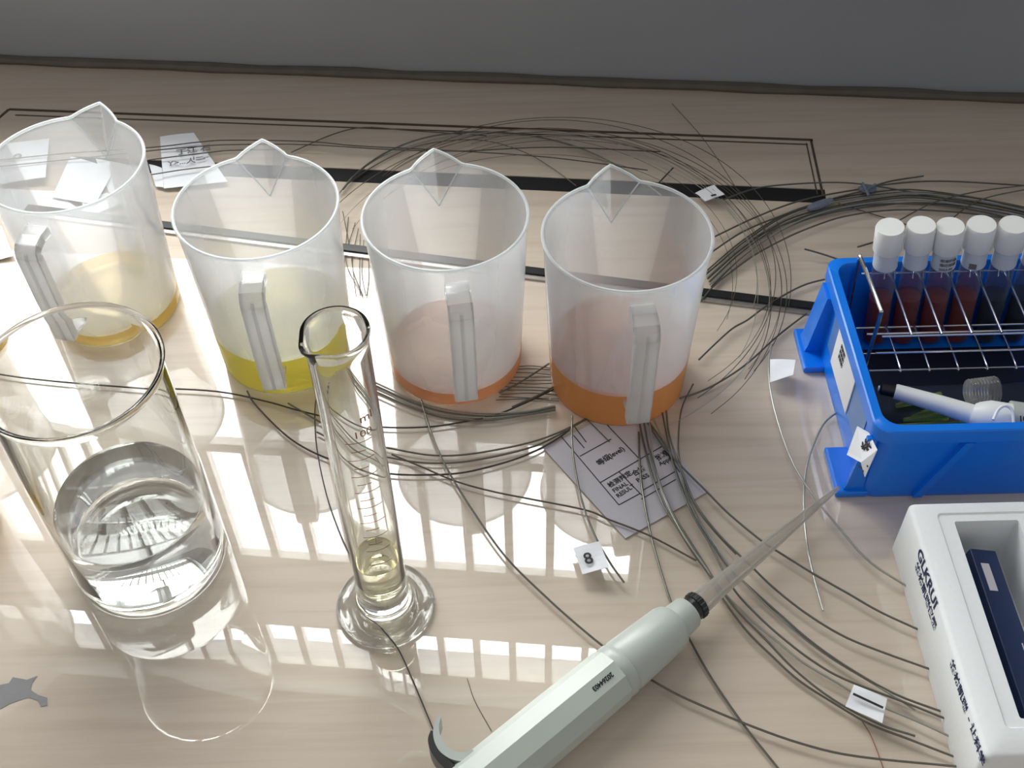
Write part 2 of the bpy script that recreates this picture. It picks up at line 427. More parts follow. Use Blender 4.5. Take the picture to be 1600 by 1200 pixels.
# ------------------------------------------------------------------ plastic jugs
JH, RT_, RB_ = 0.145, 0.0577, 0.0508
def jug_r(z): return RB_ + (RT_ - RB_) * (z / JH)
def spout_d(th, z):
    t = max(0.0, 1 - (JH - z) / 0.036)
    if t <= 0: return 0.0
    w = 0.33 * t + 0.0001
    a = abs((th + math.pi) % (2 * math.pi) - math.pi)
    return 0.0125 * t * max(0.0, 1 - a / w)
def jug_parts():
    n = 180
    ths = [2 * math.pi * i / n for i in range(n)]
    th_of = lambda t: t - math.pi / 2          # local: spout towards +y (angle 90deg)
    def ring(z, inset=0.0, lift=True):
        pts = []
        for t in ths:
            d = spout_d(t - math.pi / 2, z)
            r = jug_r(z) + d - inset
            zz = z + (d * 0.35 if lift else 0)
            pts.append((r * math.cos(t), r * math.sin(t), zz))
        return pts
    bm = bmesh.new()
    zs = [0.0035, 0.02, 0.05, 0.08, 0.10, 0.109] + [0.109 + 0.036 * k / 9 for k in range(1, 10)]
    rings = [[((RB_ - 0.006) * math.cos(t), (RB_ - 0.006) * math.sin(t), 0.0015) for t in ths],
             [((RB_ - 0.0025) * math.cos(t), (RB_ - 0.0025) * math.sin(t), 0.0) for t in ths],
             [((RB_ - 0.0006) * math.cos(t), (RB_ - 0.0006) * math.sin(t), 0.001) for t in ths]]
    rings += [ring(z) for z in zs]
    rings += [ring(z, 0.0014) for z in zs[::-1][:-1]]
    rings += [[((RB_ - 0.0030) * math.cos(t), (RB_ - 0.0030) * math.sin(t), 0.005) for t in ths],
              [((RB_ - 0.008) * math.cos(t), (RB_ - 0.008) * math.sin(t), 0.003) for t in ths]]
    loft(bm, rings)
    yield 'body', bm, M_jug
    bm = bmesh.new()
    top = [Vector(p) for p in ring(JH)]
    rr = []
    for i, p in enumerate(top):
        t = (top[(i + 1) % n] - top[i - 1]).normalized(); a = t.cross(Vector((0, 0, 1))).normalized(); b = a.cross(t)
        rr.append([p + a * 0.00125 * math.cos(k * math.pi / 3) + b * 0.00125 * math.sin(k * math.pi / 3) for k in range(6)])
    rr.append(rr[0])
    loft(bm, rr, False, False)
    bmesh.ops.remove_doubles(bm, verts=bm.verts, dist=1e-6)
    yield 'rim', bm, M_rim
    for sx in (-1, 1):       # creases of the pouring spout
        bm = bmesh.new(); q = []
        for i in range(9):
            f_ = i / 8; z = JH - .0358 * f_; w_ = 0.33 * (1 - f_); a = math.pi / 2 + sx * w_; rr_ = jug_r(z) - .0012
            q.append(Vector((rr_ * math.cos(a), rr_ * math.sin(a), z)))
        tube(bm, q, .00050, 6); yield 'spout_crease', bm, M_rim
    # handle on the -y side: arm, grip, lower lug
    bm = bmesh.new()
    w = 0.0078
    def sheet(path, wd, th):
        rings = []
        L = len(path)
        for i, (r, z) in enumerate(path):
            r0, z0 = path[max(i - 1, 0)]; r1, z1 = path[min(i + 1, L - 1)]
            tx, tz = r1 - r0, z1 - z0; l = math.hypot(tx, tz); nx, nz = -tz / l, tx / l
            rings.append([(-wd, -(r + nx * th), z + nz * th), (wd, -(r + nx * th), z + nz * th), (wd, -(r - nx * th), z - nz * th), (-wd, -(r - nx * th), z - nz * th)])
        loft(bm, rings)
    path = [(jug_r(0.131) - 0.0008, 0.1315), (0.066, 0.1325), (0.0755, 0.1310), (0.0790, 0.1275), (0.0805, 0.1215), (0.0795, 0.08), (0.0765, 0.036)]
    sheet(path, w, 0.0009)
    for sx in (-1, 1):      # side flanges
        for q in range(len(path) - 1):
            (ra, za), (rb, zb) = path[q], path[q + 1]
            f0 = 0.0065
            tx, tz = rb - ra, zb - za; l = math.hypot(tx, tz); nx, nz = tz / l, -tx / l
            if q < 2: nx, nz = 0, -1
            elif q < 4: nx, nz = -0.7, -0.7
            else: nx, nz = -1, 0
            fa = 0.0065
            rings = [[(sx * w - s * 0.0006, -(r), z) for s in (-1, 1)] + [(sx * w + s * 0.0006, -(r + nx * fa), z + nz * fa) for s in (-1, 1)] for r, z in (path[q], path[q + 1])]
            loft(bm, rings)
    sheet([(0.0798, 0.1255), (0.0810, 0.121), (0.0800, 0.08), (0.0770, 0.036)], 0.0011, 0.0009)   # middle rib
    yield 'handle', bm, M_handle
    bm = bmesh.new()
    w2 = 0.0065
    rings = [[(-w2, -(jug_r(.03) - .0005), zz), (w2, -(jug_r(.03) - .0005), zz), (w2 * .8, -0.0765, zz + .004), (-w2 * .8, -0.0765, zz + .004)] for zz in (0.031, 0.034)]
    loft(bm, rings)
    yield 'handle_lug', bm, M_handle

def liquid(parent, level, mat, name='liquid'):
    bm = bmesh.new()
    r0, r1 = jug_r(.003) + .0002, jug_r(level) + .0002      # wets the clouded wall through to its outside
    lathe(bm, [(0, 0.0045), (r0 - .006, 0.0035), (r0, 0.0035), (r1, level), (0, level)], 128)
    o = obj(name, bm, LIQ[mat][0], parent, smooth=True)
    o.data.materials.append(LIQ[mat][1])
    for p in o.data.polygons:
        if abs(p.normal.z) < .6: p.material_index = 1
    return o

jug_lab = [
    ((0.081, 0.5985), -5.5, 0.037, 'orange', 'milky plastic jug holding deep orange liquid, rightmost jug above the printed card', 'orange liquid'),
    ((-0.0435, 0.623), -8.0, 0.016, 'peach', 'milky plastic jug with a shallow layer of peach pink liquid', 'peach pink liquid'),
    ((-0.177, 0.639), -3.0, 0.039, 'yellow', 'milky plastic jug holding bright yellow liquid, behind the glass measuring cylinder', 'bright yellow liquid'),
    ((-0.325, 0.693), 10.0, 0.014, 'gold', 'milky plastic jug with thin golden layer, standing in front of the loose white papers', 'golden liquid'),
    ((-0.476, 0.655), 6.0, 0.030, 'gold', 'milky plastic jug mostly cut off by the left edge of the photo', 'golden liquid'),
    ((-0.409, 0.459), 0.0, 0.020, 'gold', 'milky plastic jug beside the wide glass beaker, only its reflection showing', 'golden liquid'),
]
first = None
for (xy, ang, lev, lm, lab, ll) in jug_lab:
    if first is None:
        first = thing('measuring_jug', lab, 'jug', (xy[0], xy[1], 0), math.radians(-ang), 'milky plastic jugs in a row')
        for nme, bm, mt in jug_parts(): obj(nme, bm, mt, first, smooth=(nme != 'handle'))
        j = first; jugs_children = list(first.children)
    else:
        j = thing('measuring_jug', lab, 'jug', (xy[0], xy[1], 0), math.radians(-ang), 'milky plastic jugs in a row')
        for ch in jugs_children:
            c = ch.copy(); C.objects.link(c); c.parent = j
    liquid(j, lev, lm)['label'] = ll

# ------------------------------------------------------------------ glass beaker with water
bk = thing('glass_beaker', 'wide clear glass beaker half full of water in the left foreground', 'beaker', (-0.2505, 0.448, 0))
def beaker_prof(R, H, th):
    return [(0, 0.0012), (R * .80, 0.0012), (R * .90, 0.0), (R * .975, 0.002), (R, 0.007), (R, H * .5), (R, H - .010), (R + .0012, H - .003), (R + .0026, H - .0008), (R + .0022, H + .0002),
            (R - .0006, H - .002), (R - th, H - .010), (R - th, H * .5), (R - th, 0.010), (R - th - .0012, 0.0058), (R * .88, 0.0045), (0, 0.0045)]
bm = bmesh.new(); lathe(bm, beaker_prof(0.0508, 0.186, 0.0022), 128); obj('glass', bm, M_glass, bk, smooth=True)
R = 0.0508 - 0.0022 - 0.00015
bm = bmesh.new(); lathe(bm, [(0, 0.0047), (R * .90, 0.0047), (R - .001, 0.0065), (R, 0.010), (R, 0.0595), (R - .0008, 0.0583), (R - .002, 0.0578), (0, 0.0577)], 128); obj('water', bm, M_water, bk, smooth=True)

# ------------------------------------------------------------------ measuring cylinder
cy = thing('graduated_cylinder', 'tall narrow glass measuring cylinder with brown scale and round foot', 'cylinder', (-0.0865, 0.4, 0))
RC, HC = 0.0160, 0.258
bm = bmesh.new()
nn = 96
prof = [(0, .0040), (.020, .0030), (.0265, .0006), (.0300, .0), (.0318, .0012), (.0322, .0034), (.0312, .0050), (.027, .0066), (.0215, .0090), (.0185, .0130), (.0172, .018), (.0168, .026), (RC, .045),
        (RC, .15), (RC, HC - .012), (RC + .0006, HC - .004), (RC + .0016, HC - .001), (RC + .0012, HC + .0006), (RC - .0006, HC - .001), (RC - .0016, HC - .012), (RC - .0016, .15), (RC - .0016, .035), (RC - .0018, .024), (RC - .004, .0195), (RC - .009, .0180), (0, .0178)]
rows = []
for r, z in prof:
    if r == 0: rows.append([bm.verts.new((0, 0, z))]); continue
    row = []
    for i in range(nn):
        t = 2 * math.pi * i / nn
        a = abs((t - math.radians(222) + math.pi) % (2 * math.pi) - math.pi)      # pouring lip
        lip = max(0, (z - (HC - .014)) / .014) * 0.0032 * math.exp(-(a / .33) ** 2)
        row.append(bm.verts.new(((r + lip) * math.cos(t), (r + lip) * math.sin(t), z - (lip * .15))))
    rows.append(row)
for a, b in zip(rows, rows[1:]):
    for i in range(nn):
        j2 = (i + 1) % nn
        if len(a) == 1: bm.faces.new((a[0], b[i], b[j2]))
        elif len(b) == 1: bm.faces.new((a[i], a[j2], b[0]))
        else: bm.faces.new((a[i], a[j2], b[j2], b[i]))
obj('glass', bm, M_glass, cy, smooth=True)
r = RC - .0017
bm = bmesh.new(); lathe(bm, [(0, .0182), (r - .008, .0184), (r - .003, .0198), (r - .0004, .025), (r - .0002, .060), (r - .001, .0592), (0, .0590)], 64); obj('liquid', bm, M_strawl, cy, smooth=True, label='pale straw liquid')
def oncyl(a0, z0, R=RC + .0001):
    return lambda co: Vector(((R + co.z) * math.cos(a0 + co.x / R), (R + co.z) * math.sin(a0 + co.x / R), z0 + co.y))
A0 = math.radians(-78)
for k in range(17):
    z = 0.074 + k * 0.0072
    ln = 0.0150 if k % 2 == 0 else (0.0080)
    bm = bmesh.new(); rings = []
    for q in range(9):
        a = A0 - (.2 if k % 2 else .35) + (q / 8) * ln / RC
        rings.append([((RC + dr) * math.cos(a), (RC + dr) * math.sin(a), z + dz) for dr, dz in ((.00004, -.00022), (.00014, -.00022), (.00014, .00022), (.00004, .00022))])
    loft(bm, rings); obj('graduation_mark', bm, M_print, cy)
bm = bmesh.new(); text_bm(bm, 'ml', 0.0085, oncyl(A0 + .25, .204), extrude=0.00004); obj('scale_text', bm, M_print, cy)
bm = bmesh.new(); text_bm(bm, '100', 0.0075, oncyl(A0 - .05, .193), extrude=0.00004); obj('scale_text', bm, M_print, cy)

# ------------------------------------------------------------------ pipette lying in front
pz = 0.0188
pA, pB = P(1310, 762, pz), P(786, 1197, pz)
ax = (pA - pB).normalized(); sd = Vector((0, 0, 1)).cross(ax).normalized(); upv = Vector((0, 0, 1))
pt = thing('pipette', 'large grey-green pipette with long clear tip lying across the foreground', 'pipette', (pB.x, pB.y, 0), 0)
def pip_ring(s, r, n, rot=0.0):
    c = pA - ax * s - Vector((pB.x, pB.y, 0))
    return [c + sd * (r * math.cos(2 * math.pi * k / n + rot)) + upv * (r * math.sin(2 * math.pi * k / n + rot)) for k in range(n)]
def dist(x, y): return (pA - P(x, y, pz)).dot(ax)
s_ring, s_c0, s_c1, s_c2 = dist(1090, 941), dist(1062, 965), dist(1048, 977), dist(962, 1046)
def pipe(nme, segs, mt, n=48, rot=0.0, smooth=True, **k):
    bm = bmesh.new(); loft(bm, [pip_ring(s, r, n, rot) for s, r in segs]); return obj(nme, bm, mt, pt, smooth=smooth, **k)
bm = bmesh.new()
segs = [(0, .0013), (.004, .0016), (.03, .0030), (.07, .0048), (.10, .0060), (s_ring - .012, .0070), (s_ring - .010, .0076), (s_ring + .001, .0079)]
loft(bm, [pip_ring(s, r, 40) for s, r in segs] + [pip_ring(s, r - .0006, 40) for s, r in segs[::-1]])
obj('tip', bm, M_tip, pt, smooth=True, label='long clear tapering tip')
pipe('nozzle_ring', [(s_ring - .001, .0072), (s_ring, .0086), (s_ring + .004, .0088), (s_ring + .0045, .0080), (s_ring + .007, .0080), (s_ring + .012, .0085), (s_ring + .016, .0080)], M_dark, label='ribbed black ring')
for k in range(18):
    t = 2 * math.pi * k / 18
    c = pA - ax * (s_ring + .0022) - Vector((pB.x, pB.y, 0)) + sd * (.0088 * math.cos(t)) + upv * (.0088 * math.sin(t))
    bm = bmesh.new(); tube(bm, [c - ax * .002, c + ax * .002], .0004, 6); obj('ring_rib', bm, M_seam, pt)
pipe('front_collar', [(s_ring + .009, .0100), (s_ring + .0105, .0110), (s_c1 - .001, .0117), (s_c1 + .001, .0114)], M_pipc)
pipe('barrel', [(s_c1 - .003, .0120), (s_c1 - .001, .0140), (s_c1 + .003, .0153), (s_c2 - .006, .0170), (s_c2 - .004, .0162), (s_c2 - .002, .0173), (s_c2 + .002, .0173), (s_c2 + .006, .0155)], M_pipc)
body = pipe('handle_body', [(s_c2 + .003, .0150), (s_c2 + .0042, .0176), (s_c2 + .05, .0182), (s_c2 + .21, .0186), (s_c2 + .212, .0170)], M_pip, n=10, rot=math.pi / 10, smooth=False)
rot = math.pi / 10; R8 = .0204
for idx in (0, 1):
    kk = [8.9, 9.45][idx] if False else [9, 0][idx]
    a = 2 * math.pi * kk / 10 + rot
    r_ = R8 * (1.0 if idx else 1.0)
    p0 = pA - ax * (s_c2 + .0045) - Vector((pB.x, pB.y, 0)); p1 = pA - ax * (s_c2 + .209) - Vector((pB.x, pB.y, 0))
    bm = bmesh.new()
    o0 = sd * math.cos(a) + upv * math.sin(a)
    tube(bm, [p0 + o0 * .0178, p1 + o0 * .0187], .0003, 6)
    if idx == 0: obj('seam', bm, M_seam, pt)
    else: bm.free()
# serial number, reading from the grip side
fa = 2 * math.pi * (-1.0) / 10 + rot
def facet(kf): return 2 * math.pi * (kf + .5) / 10 + rot
ang = facet(0)                     # facet just over the near side
nf_ = (sd * math.cos(ang) + upv * math.sin(ang))
SIDE = -1 if sd.y > 0 else 1
# choose the facet that faces up and to the camera
best = max(range(10), key=lambda q: (sd * math.cos(facet(q)) + upv * math.sin(facet(q))).dot(Vector((0.05, -0.20, 0.97)).normalized()))
nf_ = sd * math.cos(facet(best)) + upv * math.sin(facet(best))
org = pA - ax * (s_c2 + .010) - Vector((pB.x, pB.y, 0)) + nf_ * (.0180 * math.cos(math.pi / 10) + .0001)
yv = ax.cross(nf_).normalized() if True else None
Mt = Matrix((-ax, nf_.cross(-ax), nf_)).transposed().to_4x4(); Mt.translation = org + nf_.cross(-ax) * -0.0016
bm = bmesh.new(); text_bm(bm, '20264403', 0.0040, Mt, bold=0.00012); obj('serial_number', bm, M_inkb, pt)
# finger hook
def sweep_flat(bm, pts, wid, hz):
    rings = []
    L = len(pts)
    for i, p in enumerate(pts):
        t = (pts[min(i + 1, L - 1)] - pts[max(i - 1, 0)]).normalized(); s = Vector((0, 0, 1)).cross(t).normalized()
        w_ = wid[i] if isinstance(wid, list) else wid
        rings.append([p - s * w_ - Vector((0, 0, hz)), p + s * w_ - Vector((0, 0, hz)), p + s * w_ + Vector((0, 0, hz)), p - s * w_ + Vector((0, 0, hz))])
    loft(bm, rings)
O_ = Vector((pB.x, pB.y, 0))
hk = spline([P(x, y, .021) - O_ for x, y in [(688, 1128), (683, 1143), (684, 1160), (692, 1176), (706, 1187), (724, 1191), (742, 1186)]], 5)
bm = bmesh.new(); L = len(hk); sweep_flat(bm, hk, [.0010 + .0016 * min(1, i / L * 2) for i in range(L)], .0075); obj('finger_hook', bm, M_pipc, pt, smooth=True)
hk = spline([P(x, y, .021) - O_ for x, y in [(677, 1150), (675, 1163), (680, 1178), (690, 1192), (704, 1206), (718, 1216)]], 5)
bm = bmesh.new(); L = len(hk); sweep_flat(bm, hk, [.0009 + .0018 * math.sin(math.pi * min(1, (i + 1) / L * .8)) for i in range(L)], .0070); obj('hook_pad', bm, M_dark, pt, smooth=True, label='black inner pad')

# ------------------------------------------------------------------ blue basket
BX0, BX1, BY0, BY1, BZ = 0.238, 0.545, 0.4755, 0.647, 0.075
bs = thing('plastic_basket', 'bright blue plastic basket holding vials, rack and pipettors', 'basket', (BX0, BY0, 0))
def lb(bm, x0, x1, y0, y1, z0, z1, bev=0.0): box(bm, x0 - BX0, x1 - BX0, y0 - BY0, y1 - BY0, z0, z1, bev=bev)
bm = bmesh.new()
def rrect(ins, z, rr=0.012, n=6):
    x0, x1, y0, y1 = BX0 + ins - BX0, BX1 - ins - BX0, BY0 + ins - BY0, BY1 - ins - BY0
    pts = []
    for cx, cy_, a0 in ((x1 - rr, y1 - rr, 0), (x0 + rr, y1 - rr, 90), (x0 + rr, y0 + rr, 180), (x1 - rr, y0 + rr, 270)):
        for k in range(n + 1):
            a = math.radians(a0 + 90 * k / n); pts.append((cx + rr * math.cos(a), cy_ + rr * math.sin(a), z))
    return pts
loft(bm, [rrect(.0035, .0), rrect(.0025, .003), rrect(.0030, .008), rrect(.0045, BZ - .013), rrect(.001, BZ - .013), rrect(.0, BZ - .012), rrect(.0, BZ - .001), rrect(.001, BZ), rrect(.0065, BZ), rrect(.0075, BZ - .002), rrect(.0085, .005), rrect(.011, .004)])
obj('shell', bm, M_blue, bs, smooth=True)
# flared corner feet on the left side
def wedge(bm, ya, yb, out_):
    a = [(.0045, ya, BZ - .013), (.0045, yb, BZ - .013), (-.002, yb, BZ - .013), (-.002, ya, BZ - .013)]
    b_ = [(.006, ya, .012), (.006, yb, .012), (-out_, yb, .012), (-out_, ya, .012)]
    c_ = [(.008, ya, .0), (.008, yb, .0), (-out_ - .003, yb, .0), (-out_ - .003, ya, .0)]
    loft(bm, [c_, b_, a])
for (ya, yb, o_) in ((.140, .158, .008), (.006, .009, .006)):
    bm = bmesh.new(); wedge(bm, ya, yb, o_); obj('corner_rib', bm, M_blue, bs)
for ya, yb in ((.122, .166), (.003, .045)):
    bm = bmesh.new(); box(bm, -.013, .010, ya, yb, .0, .006, bev=.002)
    obj('foot_flange', bm, M_blue, bs)
for xr in (.062, .165):        # slanting rib on the front
    bm = bmesh.new()
    loft(bm, [[(xr, .0, BZ - .013), (xr + .006, .0, BZ - .013), (xr + .006, .006, BZ - .013), (xr, .006, BZ - .013)], [(xr - .022, -.001, .004), (xr - .016, -.001, .004), (xr - .016, .007, .004), (xr - .022, .007, .004)]])
    obj('front_rib', bm, M_blue, bs)
# film patch and labels on the left side
bm = bmesh.new(); box(bm, .0034, .0052, .028, .130, .010, BZ - .016); obj('side_film', bm, M_lblue, bs, label='pale worn panel')
lab1 = bmesh.new(); box(lab1, .0024, .0032, .062, .114, .022, BZ - .018)
lb1 = obj('side_label', lab1, M_paper, bs, label='off-white paper label')
bm = bmesh.new()
Ml = Matrix((Vector((0, -1, 0)), Vector((0, 0, 1)), Vector((-1, 0, 0)))).transposed().to_4x4()
for k in range(9):
    Ml.translation = Vector((.0022, .102 - .004 * (k % 3), .050 - .005 * (k // 3)))
    text_bm(bm, '样'[0], .0045, Ml, bold=.0001)
obj('label_writing', bm, M_inkb, lb1)
bm = bmesh.new()      # curled label on the front corner
q0 = [PX(x, y, BX0 - .010) for x, y in [(1343, 668), (1325, 712)]]
cl = []
for (x, y), dx in [((1345, 672), -.012), ((1352, 690), -.004), ((1366, 705), .0005)]:
    cl.append((x, y, dx))
vsA = [PX(1340, 666, BX0 - .004), PX(1358, 676, BX0 + .001), PX(1371, 703, BX0 + .001)]
vsB = [PX(1324, 710, BX0 - .012), PX(1346, 722, BX0 - .008), PX(1352, 745, BX0 - .006)]
def sub(v): return Vector((v.x - BX0, v.y - BY0, v.z))
t_ = Vector((-.0005, -.0003, 0))
loft(bm, [[sub(v) for v in vsA] + [sub(v) + t_ for v in vsA[::-1]], [sub(v) for v in vsB] + [sub(v) + t_ for v in vsB[::-1]]])
lb2 = obj('corner_label', bm, M_paper, bs, label='curled paper label with handwriting')
bm = bmesh.new()
for (fx, fy, s_, ch) in ((.30, .25, .011, '液'), (.62, .62, .008, '女')):
    o_ = sub(vsA[0].lerp(vsA[2], fx).lerp(vsB[0].lerp(vsB[2], fx), fy + .25))
    xdir = (sub(vsA[2]) - sub(vsA[0])).normalized(); yd = (sub(vsA[0]) - sub(vsB[0])).normalized()
    Mc = frame(o_ + Vector((-.0012, -.0012, .0006)), xdir, yd)
    text_bm(bm, ch, s_, Mc, bold=.0002)
obj('label_writing', bm, M_inkb, lb2)

# rack of bent steel rods inside the basket
rk = thing('wire_rack', 'bright steel wire rack standing in the blue basket around the vials', 'rack', (0.262, 0.62, 0.0045))
RO = Vector((0.262, 0.62, 0.0045))
def rod(nme, pts, r=.0010, sp=True, mt=M_steel):
    bm = bmesh.new(); q = [Vector(p) - RO for p in pts]
    tube(bm, spline(q, 5) if sp else q, r, 8); return obj(nme, bm, mt, rk, smooth=True)
zt = .075
for k in range(9):
    x = 0.2825 + 0.0212 * k
    rod('cross_rod', [(x, .630, zt - .004), (x, .6265, zt), (x, .564, zt)], .0009)
    rod('cross_rod', [(x + .002, .612, .036), (x + .002, .570, .036), (x + .002, .5665, .033)], .0008)
    rod('hook', [(x - .004, .626, zt - .004), (x - .003, .629, zt), (x + .003, .629, zt), (x + .004, .626, zt - .004)], .0005)
rod('end_hoop', [(.2625, .630, .006), (.2610, .636, .05), (.2600, .636, zt + .007), (.2600, .633, zt + .010), (.2620, .585, zt + .010), (.2625, .578, zt + .004), (.2600, .572, .04), (.262, .568, .006)], .0015)
for y, z in ((.630, zt - .0015), (.5645, zt - .0015), (.612, .034), (.568, .034), (.590, .050), (.566, .055), (.564, .02), (.600, .018)):
    rod('long_rod', [(.262, y, z), (.465, y, z)], .0008, False)

# vials
vial0 = None
vx = [(.2855, .6275), (.3070, .6275), (.3280, .6270), (.3495, .6270), (.3710, .6265), (.3925, .6265)]
vlab = ['white-capped amber vial at the left end of the row, beside the rack hoop', 'white-capped amber vial standing second from the rack hoop', 'white-capped amber vial with a smudged printed label, centre of the row',
        'white-capped amber vial with a small dark square of print on its label', 'white-capped amber vial second from the right edge, leaning right', 'white-capped amber vial cut by the right edge of the photo']
def vial_parts():
    bm = bmesh.new(); lathe(bm, [(0, 0), (.0080, 0), (.0088, .001), (.0089, .012), (.0089, .068), (.0086, .074), (.0078, .0785), (.0078, .096), (0, .096)], 40); yield 'bottle', bm, M_vg, 'clear bluish glass'
    bm = bmesh.new(); lathe(bm, [(0, .001), (.0078, .001), (.0083, .002), (.0083, .046), (0, .046)], 40); yield 'contents', bm, M_amb, 'dark red-brown liquid'
    bm = bmesh.new(); lathe(bm, [(.0079, .0790), (.0086, .0785), (.0089, .0795), (.0088, .0800), (.0086, .0945), (.0080, .0945)], 40, closed_prof=True); yield 'neck_label', bm, M_lab, 'white label wrap'
    bm = bmesh.new(); lathe(bm, [(0, .0945), (.0098, .0945), (.0102, .0952), (.0102, .1145), (.0096, .1160), (0, .1160)], 48); yield 'cap', bm, M_white, 'white screw cap'
for i, ((x, y), lab) in enumerate(zip(vx, vlab)):
    v = thing('vial', lab, 'vial', (x, y, .0072), 0, 'white-capped amber vials in the rack')
    v.rotation_euler = (math.radians([1, .5, 1.2, .6, 1, .5][i]), math.radians([-7, -6.5, -7, -6.4, -6, -5.6][i]), 0)
    if i == 0:
        for nme, bm, mt, ll in vial_parts(): obj(nme, bm, mt, v, smooth=True, label=ll)
        vch = list(v.children)
    else:
        for ch in vch:
            c = ch.copy(); C.objects.link(c); c.parent = v
            if i >= 4 and ch.name.startswith('contents'):
                c.data = ch.data.copy(); c.data.materials[0] = M_dark; c['label'] = 'near-black liquid'
    if i in (2, 3):
        bm = bmesh.new()
        f = lambda co, zz=.078, aa=-2.2: Vector(((.0093 + co.z) * math.cos(aa + co.x / .0090), (.0093 + co.z) * math.sin(aa + co.x / .0090), zz + co.y))
        if i == 2:
            for q in range(3):
                text_bm(bm, ['标准样品', '溶液浓度', '2023.05'][q], .0030, (lambda co, q=q: f(co, .0890 - .0042 * q)), bold=.00008)
        else:
            text_bm(bm, '■', .0070, (lambda co: f(co, .0800, -2.3)))
        obj('print', bm, M_inkf, v)

# small pipettor in the basket
pp = thing('pen_pipettor', 'slim white pipettor with a black tip resting in the blue basket', 'pipette', (0.28, 0.51, 0.0045))
PO = Vector((0.28, 0.51, 0.0045))
def pseg(pts, rs, nme, mt, **k):
    bm = bmesh.new(); tube(bm, [p - PO for p in pts], 0, 28, rs=rs); return obj(nme, bm, mt, pp, smooth=True, **k)
zz = .044
q = lambda x, y, z=zz: P(x, y, z)
pseg([q(1374, 607), q(1377, 607.5), q(1399, 612)], [.0026, .0042, .0044], 'tip_plug', M_dark, label='black tip')
pseg([q(1372, 606.5), q(1375, 607)], [.0020, .0022], 'tip_face', M_white)
pseg([q(1398, 611.5), q(1400, 612), q(1470, 632), q(1520, 648)], [.0052, .0056, .0064, .0072], 'barrel', M_white)
pseg([q(1518, 647), q(1527, 650), q(1545, 652), q(1575, 658)], [.0078, .0100, .0120, .0125], 'shoulder', M_white)
pseg([q(1575, 656), q(1640, 666), q(1690, 672)], [.0136, .0138, .0138], 'grip', M_pipc)
bm = bmesh.new(); hp = spline([q(1552, 656, .056) - PO, q(1560, 640, .059) - PO, q(1572, 634, .061) - PO, q(1582, 644, .059) - PO, q(1584, 672, .053) - PO], 5)
tube(bm, hp, .0011, 8); obj('clip_loop', bm, M_white, pp, smooth=True)
bm = bmesh.new(); Mx = frame(q(1592, 658, .0580) - PO, Vector((1, -.12, 0)), Vector((0, 1, .4))); text_bm(bm, '1000', .0055, Mx, bold=.0002); obj('scale_print', bm, M_inkb, pp)
# clear ribbed cap
cp = thing('ribbed_cap', 'clear ribbed tube cap lying behind the slim white pipettor', 'cap', tuple(P(1534, 612, .045)))
bm = bmesh.new()
c0 = P(1512, 612, .045); c1 = P(1556, 610, .045); axc = (c1 - c0).normalized(); o0 = P(1534, 612, .045)
rings = []
for k in range(19):
    f_ = k / 18; r = .0085 + .0015 * f_ + (.0005 if k % 2 else 0)
    c = c0.lerp(c1, f_) - o0; a = axc.cross(Vector((0, 0, 1))).normalized(); b_ = a.cross(axc)
    rings.append([c + a * r * math.cos(t * math.pi / 14) + b_ * r * math.sin(t * math.pi / 14) for t in range(28)])
loft(bm, rings, True, False)
obj('cap_shell', bm, M_tip, cp, smooth=True)
bm = bmesh.new(); box(bm, .252, .53, .564, .614, .0052, .0085, bev=.001)  # dark sheet paints the shade on the basket floor below the rack
obj('shade_sheet', bm, pbr('painted_shade_navy', (0.006, 0.010, 0.035), .45), label='dark navy sheet painting shade on the blue basket floor under the wire rack', category='painted shade')
# plastic tubes on the basket floor
tl = ['thin clear tube in the blue basket, nearest the front left corner', 'yellowish clear tube lying in the middle of the blue basket floor', 'clear tube in the blue basket pointing towards the ribbed cap', 'clear tube under the slim white pipettor barrel']
for i, ((x0, y0, x1, y1), lab) in enumerate(zip([(1398, 666, 1530, 664), (1412, 656, 1480, 650), (1424, 652, 1482, 636), (1400, 634, 1470, 618)], tl)):
    z = .006 + .0032
    a, b_ = P(x0, y0, .030), P(x1, y1, .030)
    ro = Vector((a.x, a.y, .030))
    bm = bmesh.new(); tube(bm, [a - ro, a.lerp(b_, .5) - ro, b_ - ro], .0028, 12, rs=[.0016, .003, .003]); o = obj('plastic_tube', bm, M_tubeg, smooth=True, label=lab, category='tube', group='loose tubes in the basket')
    o.location = ro
bm = bmesh.new(); box(bm, .250, .53, .488, .560, .0052, .0265, bev=.002)  # dark slab paints the shade over the front of the basket floor
obj('shade_slab', bm, pbr('painted_shade_dark', (0.012, 0.022, 0.045), .35), label='dark slab painting shade on the blue basket floor under the loose tubes', category='tray')

